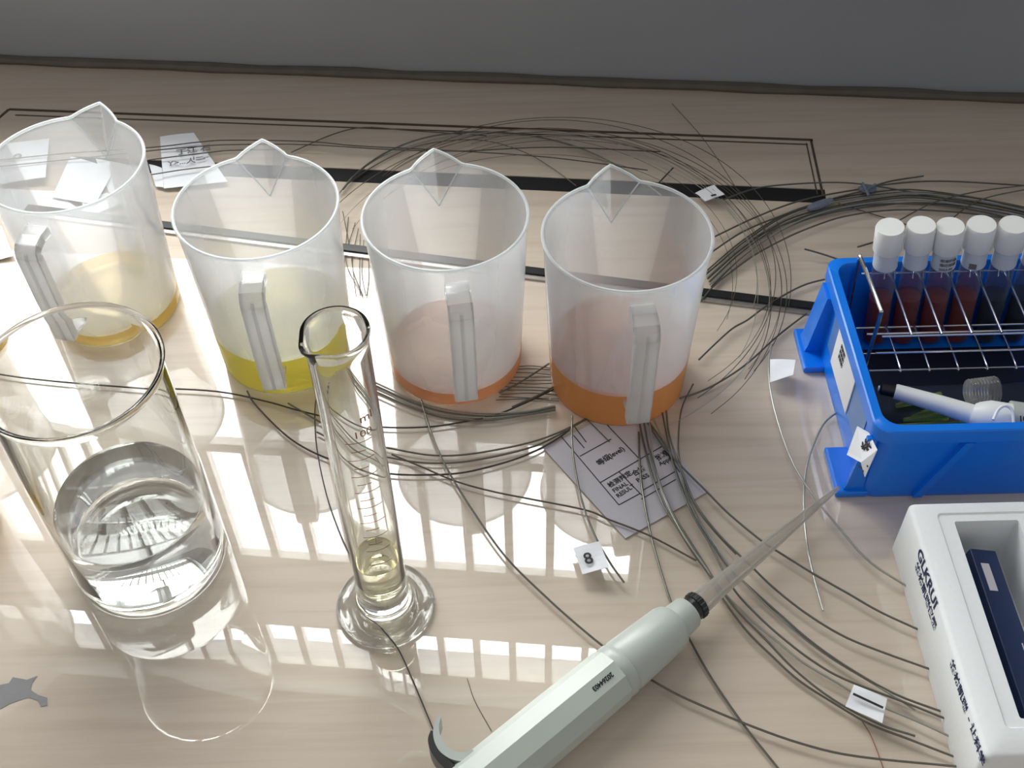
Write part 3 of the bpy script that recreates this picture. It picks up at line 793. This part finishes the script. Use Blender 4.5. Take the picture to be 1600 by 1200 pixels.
# ------------------------------------------------------------------ foam box with navy pack
FX0, FX1, FY0, FY1, FH = 0.2545, 0.3560, 0.2650, 0.4375, 0.050
fo = thing('foam_box', 'white foam box printed with navy characters at the right front', 'box', (FX0, FY0, 0))
cx0, cx1, cy0, cy1, cz = 0.2805 - FX0, 0.3215 - FX0, 0.288 - FY0, 0.4225 - FY0, 0.006
wx, wy = FX1 - FX0, FY1 - FY0
def rr2(x0, x1, y0, y1, z, rr, n=5):
    pts = []
    for cx, cy_, a0 in ((x1 - rr, y1 - rr, 0), (x0 + rr, y1 - rr, 90), (x0 + rr, y0 + rr, 180), (x1 - rr, y0 + rr, 270)):
        for k in range(n + 1):
            a = math.radians(a0 + 90 * k / n); pts.append((cx + rr * math.cos(a), cy_ + rr * math.sin(a), z))
    return pts
bm = bmesh.new()
loft(bm, [rr2(.001, wx - .001, .001, wy - .001, 0, .004), rr2(0, wx, 0, wy, .0015, .004), rr2(0, wx, 0, wy, FH - .003, .004), rr2(.0008, wx - .0008, .0008, wy - .0008, FH - .0012, .004), rr2(.003, wx - .003, .003, wy - .003, FH, .004),
          rr2(cx0 - .010, cx1 + .010, cy0 - .006, cy1 + .006, FH, .003), rr2(cx0 - .0092, cx1 + .0092, cy0 - .005, cy1 + .005, FH - .0010, .003), rr2(cx0, cx1, cy0, cy1, FH - .0010, .0015), rr2(cx0, cx1, cy0, cy1, cz, .0015)])
obj('block', bm, M_foam, fo, smooth=True)
bm = bmesh.new()
def side_text(bm, x, y, txt, size, **k):
    p = PX(x, y, FX0); Ms = Matrix((Vector((0, -1, 0)), Vector((0, 0, 1)), Vector((-1, 0, 0)))).transposed().to_4x4()
    Ms.translation = Vector((-.0001, p.y - FY0, p.z)); text_bm(bm, txt, size, Ms, **k)
def side_z(y, z, txt, size, nme, **k):
    bm = bmesh.new(); Ms = Matrix((Vector((0, -1, 0)), Vector((0, 0, 1)), Vector((-1, 0, 0)))).transposed().to_4x4()
    Ms.translation = Vector((-.00012, y - FY0, z)); text_bm(bm, txt, size, Ms, **k); obj(nme, bm, M_ink, fo)
side_z(.4045, .0405, 'GLKRUI', .0118, 'printed_letters', bold=.00035, spacing=1.02)
side_z(.4010, .0315, '格林凯瑞仪器', .0078, 'printed_letters', bold=.00020)
side_z(.3280, .0400, '格林凯瑞', .0080, 'printed_letters', bold=.00020)
side_z(.2925, .0410, '- 让科学', .0080, 'printed_letters', bold=.00020)
nv = thing('navy_pack', 'narrow navy card pack leaning inside the white foam box', 'pack', (FX0 + cx0, FY0 + cy0, cz + .0003))
bm = bmesh.new()
Mn = Matrix.Translation((.0112, .004, .0012)) @ Matrix.Rotation(math.radians(12), 4, 'Y')
box(bm, -.0085, .0095, .0, .117, .0, .030, M=Mn, bev=.001); obj('sleeve', bm, M_navy, nv)
def top_label(x0, x1, y0, y1, nme, mt):
    bm = bmesh.new(); box(bm, x0, x1, y0, y1, .0300, .0303, M=Mn); obj(nme, bm, mt, nv)
top_label(-.0045, .0010, .086, .106, 'round_label', M_card)
top_label(.0045, .0052, .010, .050, 'stripe', M_card); top_label(.0065, .0071, .004, .044, 'stripe', M_card)

# ------------------------------------------------------------------ papers, card and tags
def sheet_obj(name, quad, z, th, mat, label, cat, group=None, fold=None, sub=6):
    """four photo corners on the worktop; z may be one height per corner"""
    zs = z if isinstance(z, (list, tuple)) else [z] * 4
    c = [P(x, y, h) for (x, y), h in zip(quad, zs)]
    o0 = Vector((c[0].x, c[0].y, 0))
    bm = bmesh.new(); top = []; bot = []
    for i in range(sub + 1):
        for k in range(sub + 1):
            a, b_ = i / sub, k / sub
            p = (c[0] * (1 - a) + c[1] * a) * (1 - b_) + (c[3] * (1 - a) + c[2] * a) * b_ - o0
            w_ = (.0006 * math.sin(a * 5 + b_ * 3)) if fold is None else fold(a, b_)
            p = Vector((p.x, p.y, p.z + w_))
            top.append(bm.verts.new(p + Vector((0, 0, th)))); bot.append(bm.verts.new(p))
    n = sub + 1
    for i in range(sub):
        for k in range(sub):
            A, B, Cc, D = i * n + k, (i + 1) * n + k, (i + 1) * n + k + 1, i * n + k + 1
            bm.faces.new((top[A], top[B], top[Cc], top[D])); bm.faces.new((bot[D], bot[Cc], bot[B], bot[A]))
    edge = [i * n for i in range(n)] + [(n - 1) * n + k for k in range(1, n)] + [i * n + n - 1 for i in range(n - 2, -1, -1)] + [k for k in range(n - 2, 0, -1)]
    for a, b_ in zip(edge, edge[1:] + edge[:1]): bm.faces.new((top[a], bot[a], bot[b_], top[b_]))
    o = obj(name, bm, mat, smooth=False, label=label, category=cat, group=group)
    o.location = o0
    return o, o0
def writing(o, o0, items, mat=M_inkb, nme='writing', z=.001):
    """items: (pixel, direction pixel, size, text)"""
    bm = bmesh.new()
    for (x, y, x1, y1, s_, t) in items:
        a = P(x, y, z); b_ = P(x1, y1, z); d_ = (b_ - a).normalized()
        text_bm(bm, t, s_, frame(a - o0, d_, Vector((-d_.y, d_.x, 0))), bold=s_ * .02)
    return obj(nme, bm, mat, o)
flat0 = lambda a, b_: 0
cd_, co_ = sheet_obj('printed_card', [(849, 701), (977, 842), (1107, 768), (985, 632)], .0008, .0006, M_card, 'pale grey printed form card partly under the orange jug', 'card', fold=flat0)
def lines(o, o0, segs, w, z, nme, mat=M_inkb):
    bm = bmesh.new()
    for (x0, y0, x1, y1) in segs: strip(bm, P(x0, y0, z) - o0, P(x1, y1, z) - o0, w, z, .0001)
    return obj(nme, bm, mat, o)
lines(cd_, co_, [(876, 681), (939, 754), (968, 790), (968, 790)][:0] or [(876, 681, 967, 789), (967, 789, 1000, 771), (938, 754, 1035, 697), (967, 737, 1003, 774), (898, 667, 916, 691), (906, 713, 955, 686), (942, 657, 999, 717), (1003, 767, 1056, 736), (1002, 780, 1056, 749), (913, 700, 896, 680), (1035, 697, 1062, 738)], .0007, .0015, 'form_lines')
writing(cd_, co_, [(953, 762, 973, 750, .0052, '检测判定'), (960, 770, 982, 757, .0048, 'FINAL'), (966, 778, 986, 765, .0048, 'RESULT'), (937, 728, 947, 721, .0060, '等级'), (953, 717, 968, 708, .0058, '(level)'),
                   (991, 744, 1003, 737, .0055, '合格'), (997, 754, 1010, 747, .0050, 'PASS'), (1028, 720, 1039, 713, .0058, '批准'), (1032, 728, 1045, 721, .0050, 'Appr.')], z=.0015, nme='form_text')
t8, o8 = sheet_obj('number_tag', [(896, 857), (910, 897), (952, 887), (937, 846)], [.009, .010, .013, .012], .0004, M_paper, 'small white paper tag numbered 8 on a bent wire', 'tag', 'small white paper tags on wires')
bm = bmesh.new()
a = P(915, 882, .0125); b_ = P(936, 877, .0125); d_ = (b_ - a).normalized()
text_bm(bm, '8', .0125, frame(a - o8, d_, Vector((-d_.y, d_.x, .0))), bold=.00015); obj('number', bm, M_inkb, t8)
s8, q8 = sheet_obj('tag_flap', [(899, 868), (908, 886), (918, 892), (906, 868)], [.001, .001, .009, .008], .0003, M_paper, None, None); s8.parent = t8; s8.location = q8 - o8
tA, oA = sheet_obj('paper_tag', [(1203, 562), (1203, 597), (1239, 587), (1243, 563)], [.008, .008, .014, .014], .0004, M_paper, 'small white paper tag on a wire between orange jug and blue basket', 'tag', 'small white paper tags on wires')
tB, oB = sheet_obj('paper_tag', [(1086, 302), (1102, 314), (1132, 305), (1116, 289)], [.006, .009, .009, .008], .0004, M_paper, 'small white paper tag with a black dash behind the orange jug rim', 'tag', 'small white paper tags on wires')
lines(tB, oB, [(1111, 306, 1119, 304)], .0022, .0112, 'dash')
tC, oC = sheet_obj('paper_tag', [(1334, 1070), (1321, 1103), (1378, 1131), (1386, 1092)], [.010, .009, .010, .012], .0004, M_paper, 'small white paper tag wrapped round wires beside the foam box', 'tag', 'small white paper tags on wires')
lines(tC, oC, [(1333, 1084, 1380, 1106)], .0016, .0130, 'wire_crease')
tg, og = sheet_obj('written_slip', [(250, 214), (256, 294), (356, 285), (303, 208)], [.005, .004, .004, .006], .0004, M_paper, 'folded white slip with handwriting behind the yellow liquid jug', 'paper slip')
writing(tg, og, [(275, 242, 300, 238, .010, '丁江 石'), (262, 259, 300, 254, .009, 'Y>...人一'), (300, 250, 325, 246, .007, '1一...')], z=.0075, mat=M_inkf)
sheet_obj('paper_slip', [(233, 257), (243, 291), (256, 294), (253, 263)], .003, .0004, M_paper, 'narrow white slip between the left jug and the handwritten slip', 'paper slip')
pl = [('printed_sheet', [(-20, 230), (-20, 288), (72, 279), (76, 215)], .006, 'white square sheet seen through the leftmost full jug, upper left'),
      ('loose_sheet', [(112, 246), (80, 306), (150, 322), (178, 262)], .004, 'crumpled white sheet seen inside the rim of the left jug, centre'),
      ('loose_sheet', [(150, 250), (170, 300), (232, 292), (232, 262)], .002, 'white sheet behind the left jug, next to the narrow slip'),
      ('loose_sheet', [(-20, 296), (-10, 338), (128, 332), (84, 297)], .001, 'long white sheet lowest in the left jug opening'),
      ('loose_sheet', [(128, 312), (132, 338), (196, 318), (168, 300)], .003, 'small white scrap right of the long sheet, behind the left jug'),
      ('loose_sheet', [(-30, 345), (-30, 412), (22, 402), (2, 352)], .002, 'white sheet corner at the left photo edge below the jug rim')]
for nme, qd, z, lab in pl:
    o, oo = sheet_obj(nme, qd, z, .0003, M_paper, lab, 'paper', 'loose white sheets behind the left jug', fold=lambda a, b_: .0014 * math.sin(a * 4 + 1) * math.cos(b_ * 3))
    if nme == 'printed_sheet':
        bm = bmesh.new()
        text_bm(bm, '◎', .010, frame(P(18, 248, .0075) - oo, Vector((1, 0, 0)), Vector((0, 1, 0))))
        obj('print', bm, M_inkf, o)

# ------------------------------------------------------------------ wires
ROOT_Z = .0012
def wire(pts, r, mat, label, group, z=.003, name='wire', jig=0.0, ends=None):
    if r > .00076: r = .00076
    q = []
    n = len(pts)
    ph = random.random() * 6
    for i, p in enumerate(pts):
        if len(p) == 3: zz_ = p[2]
        else: zz_ = z + jig * math.sin(ph + i * 1.3)
        q.append(P(p[0], p[1], max(zz_, r)))
    q = spline(q, 5)
    o0 = Vector((q[0].x, q[0].y, 0))
    bm = bmesh.new(); tube(bm, [v - o0 for v in q], r, 8)
    o = obj(name, bm, mat, smooth=True, label=label, category='wire', group=group)
    o.location = o0
    return o
G1 = 'bundle of wires running under the pipette tip'
T = .00074
L1 = 'grey-green wire in the bundle running from the orange jug under the pipette tip'
B = [
 [(996, 645), (1002, 675), (1011, 714), (1023, 756), (1038, 792), (1062, 831), (1083, 864), (1107, 897), (1126, 931), (1165, 984), (1207, 1026), (1249, 1064), (1305, 1100), (1360, 1132), (1420, 1155), (1490, 1182)],
 [(1010, 640), (1017, 675), (1020, 714), (1032, 762), (1050, 804), (1074, 846), (1105, 890), (1133, 928), (1175, 970), (1217, 1005), (1256, 1036), (1305, 1065), (1350, 1092), (1385, 1107), (1440, 1130), (1489, 1153)],
 [(1010, 654), (1044, 702), (1053, 729), (1071, 780), (1089, 816), (1110, 852), (1144, 917), (1182, 960), (1224, 998), (1270, 1033), (1319, 1061), (1410, 1096), (1480, 1124)],
 [(1021, 654), (1041, 696), (1062, 729), (1071, 768), (1098, 822), (1140, 882), (1158, 905), (1200, 948), (1242, 986), (1298, 1028), (1361, 1066), (1410, 1096), (1430, 1110)],
 [(1035, 645), (1044, 690), (1059, 744), (1080, 792), (1107, 840), (1137, 885), (1165, 912), (1215, 957), (1268, 1003), (1330, 1046), (1400, 1085), (1480, 1115)],
 [(996, 632), (1006, 660), (1014, 700), (1030, 752), (1050, 800), (1076, 842), (1100, 880), (1120, 912), (1150, 952), (1195, 998), (1240, 1045), (1300, 1092), (1370, 1130), (1430, 1150)]]
for i, b_ in enumerate(B):
    wire(b_, T, M_wirel if i in (1, 3) else M_wire, L1, G1, z=.004 + .0012 * (i % 3), jig=.0008)
wire([(1041, 642), (1046, 681), (1065, 735), (1086, 786), (1122, 834), (1158, 870), (1179, 890), (1207, 917), (1256, 956), (1312, 991), (1368, 1015), (1457, 1047)], T, M_wire, 'upper wire curving under the pipette tip and ending at the foam box', None, z=.0055)
wire([(1010, 657), (1035, 696), (1065, 729), (1104, 768), (1140, 804), (1191, 846), (1214, 861), (1270, 896), (1326, 928), (1375, 956), (1440, 986)], T, M_wire, 'wire crossing the card corner and passing under the middle of the pipette tip', None, z=.0055)
wire([(1083, 600), (1065, 639), (1060, 690), (1063, 726), (1074, 768), (1095, 804), (1125, 840), (1150, 866)], T * .8, M_wire, 'thin wire dropping beside the orange jug onto the card corner', None, z=.0045)
wire([(1206, 538), (1201, 569), (1204, 611), (1217, 665), (1240, 726), (1275, 780), (1321, 837), (1360, 879), (1417, 916)], .00095, M_wirel, 'light wire carrying the plain tag, curving under the pipette tip end', None, z=.0065)
wire([(1318, 640), (1300, 650), (1283, 669), (1263, 718), (1256, 768), (1258, 826), (1267, 883), (1286, 954)], .00095, M_wirel, 'light wire bowing out from the blue basket and ending on bare worktop', None, z=.0045)
wire([(658, 625), (675, 680), (700, 735), (740, 800), (790, 870), (850, 930), (900, 975), (945, 1012), (985, 1042), (1034, 1072), (1077, 1094), (1165, 1131), (1252, 1162), (1340, 1182), (1500, 1198)], .00085, M_wire, 'long wire sweeping from the peach jug under the pipette barrel to the foam box', None, z=.0045)
wire([(998, 675), (1000, 730), (1006, 780), (1018, 840), (1035, 900), (1052, 950), (1078, 1000), (1112, 1060), (1160, 1130), (1220, 1206)], .00095, M_wire, 'wire dropping straight from the orange jug handle under the pipette collar', None, z=.0028)
wire([(894, 650), (894, 695), (900, 740), (912, 792), (932, 842), (955, 882), (975, 910)], .00075, M_wire, 'wire holding the tag numbered 8, crossing the left of the card', None, z=.006)
wire([(1062, 622), (1086, 615), (1119, 600), (1165, 570), (1215, 525), (1260, 490)], .0008, M_wire, 'single wire leaving the orange jug base towards the blue basket', None, z=.003)
wire([(-10, 592), (60, 596), (130, 600), (240, 606), (341, 612), (415, 627), (465, 641), (510, 652), (560, 663), (610, 668), (670, 667), (720, 660), (772, 649), (820, 630), (866, 608)], .00065, M_wired, 'dark wire running across from the left edge in front of the yellow and peach jugs', None, z=.003)
wire([(386, 611), (397, 630), (432, 667), (460, 690), (490, 707), (522, 720), (560, 733), (617, 741), (670, 742), (720, 739), (770, 728), (820, 712), (860, 692), (890, 672)], .0007, M_wired, 'dark wire looping below the yellow jug, lowest arc in front of the peach jug', None, z=.003)
G2 = 'arc wires in front of the peach jug'
L2 = 'thin arc wire on the worktop between the measuring cylinder and the card'
wire([(450, 630), (510, 665), (560, 690), (612, 701), (670, 711), (720, 711), (780, 702), (840, 688), (890, 668), (925, 648)], .0007, M_wire, 'upper of two close thin arc wires between the measuring cylinder and the card', G2, z=.003)
wire([(495, 675), (550, 702), (614, 716), (660, 723), (710, 723), (760, 716), (820, 702), (860, 686), (918, 654)], .0007, M_wire, 'lower of two close thin arc wires between the measuring cylinder and the card', G2, z=.003)
wire([(612, 710), (660, 730), (712, 752), (770, 768), (830, 780), (915, 797), (952, 812), (1015, 837), (1088, 876)], .00065, M_hair, 'thin wire crossing from the measuring cylinder over the lower card corner', None, z=.0035)
G3 = 'thick bundle around the peach jug base'
L3 = 'thick grey-green wire hugging the front of the peach jug base'
for k in range(4):
    d_ = k * 4.5
    wire([(548 + d_, 572 + d_), (572, 590 + d_), (604, 606 + d_), (650, 626 + d_), (700, 640 + d_), (760, 646 + d_ * .8), (820, 643 + d_ * .4), (868, 634 + d_ * .5)], T, M_wire if k % 2 else M_wirel, ['innermost', 'second', 'third', 'outermost'][k] + L3[10:].replace(' wire', ' wire of the four', 1) if False else ['thick wire hugging the peach jug base, innermost of four', 'thick wire in front of the peach jug base, second of four from the jug', 'thick wire in front of the peach jug base, third of four from the jug', 'thick wire in front of the peach jug base, outermost of four'][k], G3, z=.003 + .001 * (k % 2))
wire([(780, 614), (815, 596), (858, 568)], .0008, M_wire, 'short wire slanting up between the peach and orange jugs', None, z=.004)
wire([(800, 636), (840, 618), (880, 596)], .0008, M_wire, 'lower short wire slanting up between the peach and orange jugs', None, z=.004)
for k in range(11):
    y = 572 + k * 5.2
    wire([(796 - k * 2 + random.uniform(-4, 4), y + random.uniform(-3, 3)), (830, y + 1 + random.uniform(-2, 2)), (862 + k * 1.2, y + 3 + random.uniform(-3, 3))], .00035, M_hair, 'hair-thin wire in the gap between the peach and orange jugs', 'hair-thin wires between peach and orange jugs', z=.0015)
wire([(497, 609), (492, 642), (495, 700), (510, 772), (530, 830), (550, 875), (575, 935), (600, 985), (621, 1012), (642, 1056), (682, 1152)], .00045, M_wired, 'fine dark wire passing left of the cylinder and under its foot', None, z=.002)
wire([(917, 655), (952, 690)], .0004, M_hair, 'fine wire scrap on the upper card', None, z=.002)
wire([(730, 1060), (742, 1095), (768, 1142)], .0002, M_hair, 'faint hair on the worktop above the pipette barrel', None, z=.0006)
wire([(1344, 1122), (1362, 1152), (1380, 1200)], .0003, pbr('red_brown_thread', (.30, .12, .07), .6), 'red-brown thread below the wrapped tag', None, z=.001, name='thread')
# coil to the right
G4 = 'bundle arching over the right of the worktop'
L4 = 'grey-green wire in the bundle arching from the orange jug over the vials'
base = [(1103, 432), (1161, 382), (1226, 341), (1291, 318), (1372, 305), (1437, 302), (1535, 314), (1620, 333)]
for k in range(7):
    d_ = (k - 1.5) * 3.6
    wire([(x + d_ * .4 + random.uniform(-2, 2), y + d_ * .9 + random.uniform(-1.5, 1.5)) for x, y in base], .00085 if k % 2 else .0007, M_wirel if k in (2, 5) else M_wire, L4, G4, z=.003 + .0012 * (k % 3))
wire([(1103, 428), (1177, 372), (1275, 335), (1372, 319), (1470, 321), (1535, 331), (1620, 352)], .0008, M_wire, L4, G4, z=.004)
wire([(1116, 370), (1177, 341), (1236, 318), (1288, 305), (1356, 293), (1392, 283), (1443, 275)], .00075, M_wire, 'wire of the right arch whose cut end rises above the tape', None, z=.004)
wire([(1130, 312), (1175, 296), (1220, 289), (1307, 285), (1370, 291), (1450, 305), (1530, 320), (1620, 347)], .0007, M_wire, 'topmost wire of the right arch, crossing the flap corner', None, z=.0045)
wire([(1109, 396), (1161, 362), (1226, 335), (1291, 313), (1350, 298), (1379, 289), (1470, 283), (1620, 291)], .00075, M_wire, 'wire of the right arch that runs highest at the right photo edge', None, z=.005)
wire([(1094, 472), (1116, 446), (1146, 422), (1180, 398), (1220, 376), (1260, 358), (1320, 338), (1400, 328), (1500, 332), (1620, 348)], .0008, M_wire, 'lowest wire of the right arch, just behind the white caps', None, z=.004)
wire([(1092, 562), (1120, 535), (1145, 513), (1168, 500), (1192, 482), (1220, 464), (1260, 444), (1310, 432)], .0008, M_wire, 'single curved wire from the orange jug to the back corner of the basket', None, z=.004)
wire([(1257, 389, .010), (1285, 397, .007), (1330, 412, .003)], .0009, M_wire, 'short cut wire pointing left behind the basket corner', None)
wire([(1340, 386, .008), (1370, 377, .006), (1420, 362, .003)], .0008, M_wire, 'short wire end sticking out left of the first white cap', None)
wire([(1400, 347), (1463, 315), (1535, 298), (1620, 288)], .0006, M_wire, 'thin wire crossing the arch behind the second white cap', None, z=.0065)
wire([(1483, 346), (1509, 325), (1545, 308), (1620, 293)], .0006, M_wire, 'thin wire crossing the arch behind the fourth white cap', None, z=.0065)
wire([(1310, 318), (1420, 352), (1460, 366), (1530, 372), (1620, 380)], .0005, M_hair, 'thin low wire between the arch and the caps', None, z=.002)
# tape wraps on the right bundle
def wrap(a, b_, r, lab):
    p0, p1 = P(*a, .005), P(*b_, .005); o0 = Vector((p0.x, p0.y, 0))
    bm = bmesh.new(); tube(bm, [p0 - o0, p0.lerp(p1, .3) - o0, p0.lerp(p1, .7) - o0, p1 - o0], 0, 8, flat=(1, .55), rs=[r * .5, r, r * .9, r * .6])
    o = obj('tape_wrap', bm, M_clip, label=lab, category='tape'); o.location = o0; return o
wrap((1262, 327), (1300, 312), .0048, 'blue-grey tape wrapped flat round the wire bundle by the flap corner')
o = wrap((1342, 296), (1368, 294), .0055, 'knotted blue-grey tape on top of the wire arch')
for a_, b2 in (((1348, 286), (1358, 306)), ((1352, 298), (1368, 288))):
    p0, p1 = P(*a_, .009) - o.location, P(*b2, .009) - o.location
    bm = bmesh.new(); tube(bm, [p0, p1], .0012, 6); obj('knot', bm, M_clip, o)
# loose coil behind and around the jugs: fine loops
cen = Vector((0.028, 0.718, 0))
G5 = 'hair-thin loops of the loose coil'
L5 = 'hair-thin wire loop of the loose coil around the jugs'
for k in range(13):
    R_ = .168 + .0026 * k + random.uniform(-.003, .003)
    c = cen + Vector((random.uniform(-.012, .016), random.uniform(-.012, .012), 0))
    a0 = math.radians(random.uniform(-62, -15)); a1 = math.radians(random.uniform(95, 172))
    pts = []
    for i in range(26):
        a = a0 + (a1 - a0) * i / 25
        rr = R_ + .003 * math.sin(3 * a + k)
        pts.append(Vector((c.x + rr * math.cos(a), c.y + rr * math.sin(a) * 1.02, .0046 + .0008 * (k % 5) + .0012 * (1 + math.sin(2 * a + k)))))
    o0 = Vector((pts[0].x, pts[0].y, 0)); bm = bmesh.new()
    tube(bm, [v - o0 for v in spline(pts, 3)], random.choice((.00022, .00027, .00034)), 6)
    o = obj('wire', bm, M_wirel if k % 4 == 1 else M_hair, smooth=True, label=L5, category='wire', group=G5); o.location = o0
wire([(536, 296), (560, 268), (600, 240), (650, 219), (700, 209), (760, 206), (830, 212), (900, 229), (960, 256), (1005, 284), (1034, 306)], .00095, M_wire, 'thick blue-grey wire arching behind the peach and orange jugs', None, z=.005)
wire([(530, 302), (556, 272), (600, 243), (660, 222), (720, 211), (790, 208), (860, 219), (925, 239), (985, 270)], .0007, M_wirel, 'second lighter wire hugging the thick arch behind the peach jug', None, z=.0035)
wire([(540, 290), (580, 262), (640, 232), (700, 220), (760, 220), (820, 238), (862, 262), (900, 290)], .0004, M_hair, 'fine speckled wire dipping behind the orange jug spout', None, z=.002)
wire([(1050, 162), (1095, 212), (1130, 262), (1160, 310)], .0003, M_hair, 'fine wire slanting over the flap corner towards the dashed tag', None, z=.003)
wire([(1030, 285), (1052, 262)], .0007, M_wired, 'tiny dark wire stub above the orange jug rim', None, z=.004)
G6 = 'straightish wires across the back'
for i, (pts, lab) in enumerate([
    ([(-20, 252), (100, 240), (240, 230), (310, 222), (360, 219), (480, 221), (560, 228), (700, 235), (860, 246), (1012, 266)], 'uppermost thin wire crossing the handwritten slip'),
    ([(-20, 262), (120, 248), (240, 235), (309, 229), (360, 226), (480, 226), (600, 233), (720, 236), (860, 230), (1032, 237)], 'second thin wire crossing the handwritten slip'),
    ([(232, 250), (262, 246), (320, 239), (360, 235), (430, 234)], 'third thin wire crossing the middle of the handwritten slip'),
    ([(236, 273), (286, 265), (330, 260)], 'short thin wire crossing the foot of the handwritten slip'),
    ([(455, 238), (520, 210), (570, 199), (640, 204), (760, 212)], 'thin wire meeting the flap groove behind the yellow jug')]):
    wire(pts, .00055, M_wired if i < 3 else M_hair, lab, G6, z=.0085 if i < 4 else .003)
G7 = 'fine wires beside the peach jug rim'
for k in range(7):
    x = 540 + k * 6
    wire([(x + random.uniform(-6, 6), 330 + k * 9), (x + random.uniform(-14, 14), 395 + k * 6), (x + random.uniform(-12, 18), 462)], .0003, M_wired, 'hair-thin dark wire in the gap between the yellow and peach jugs', G7, z=.0015)
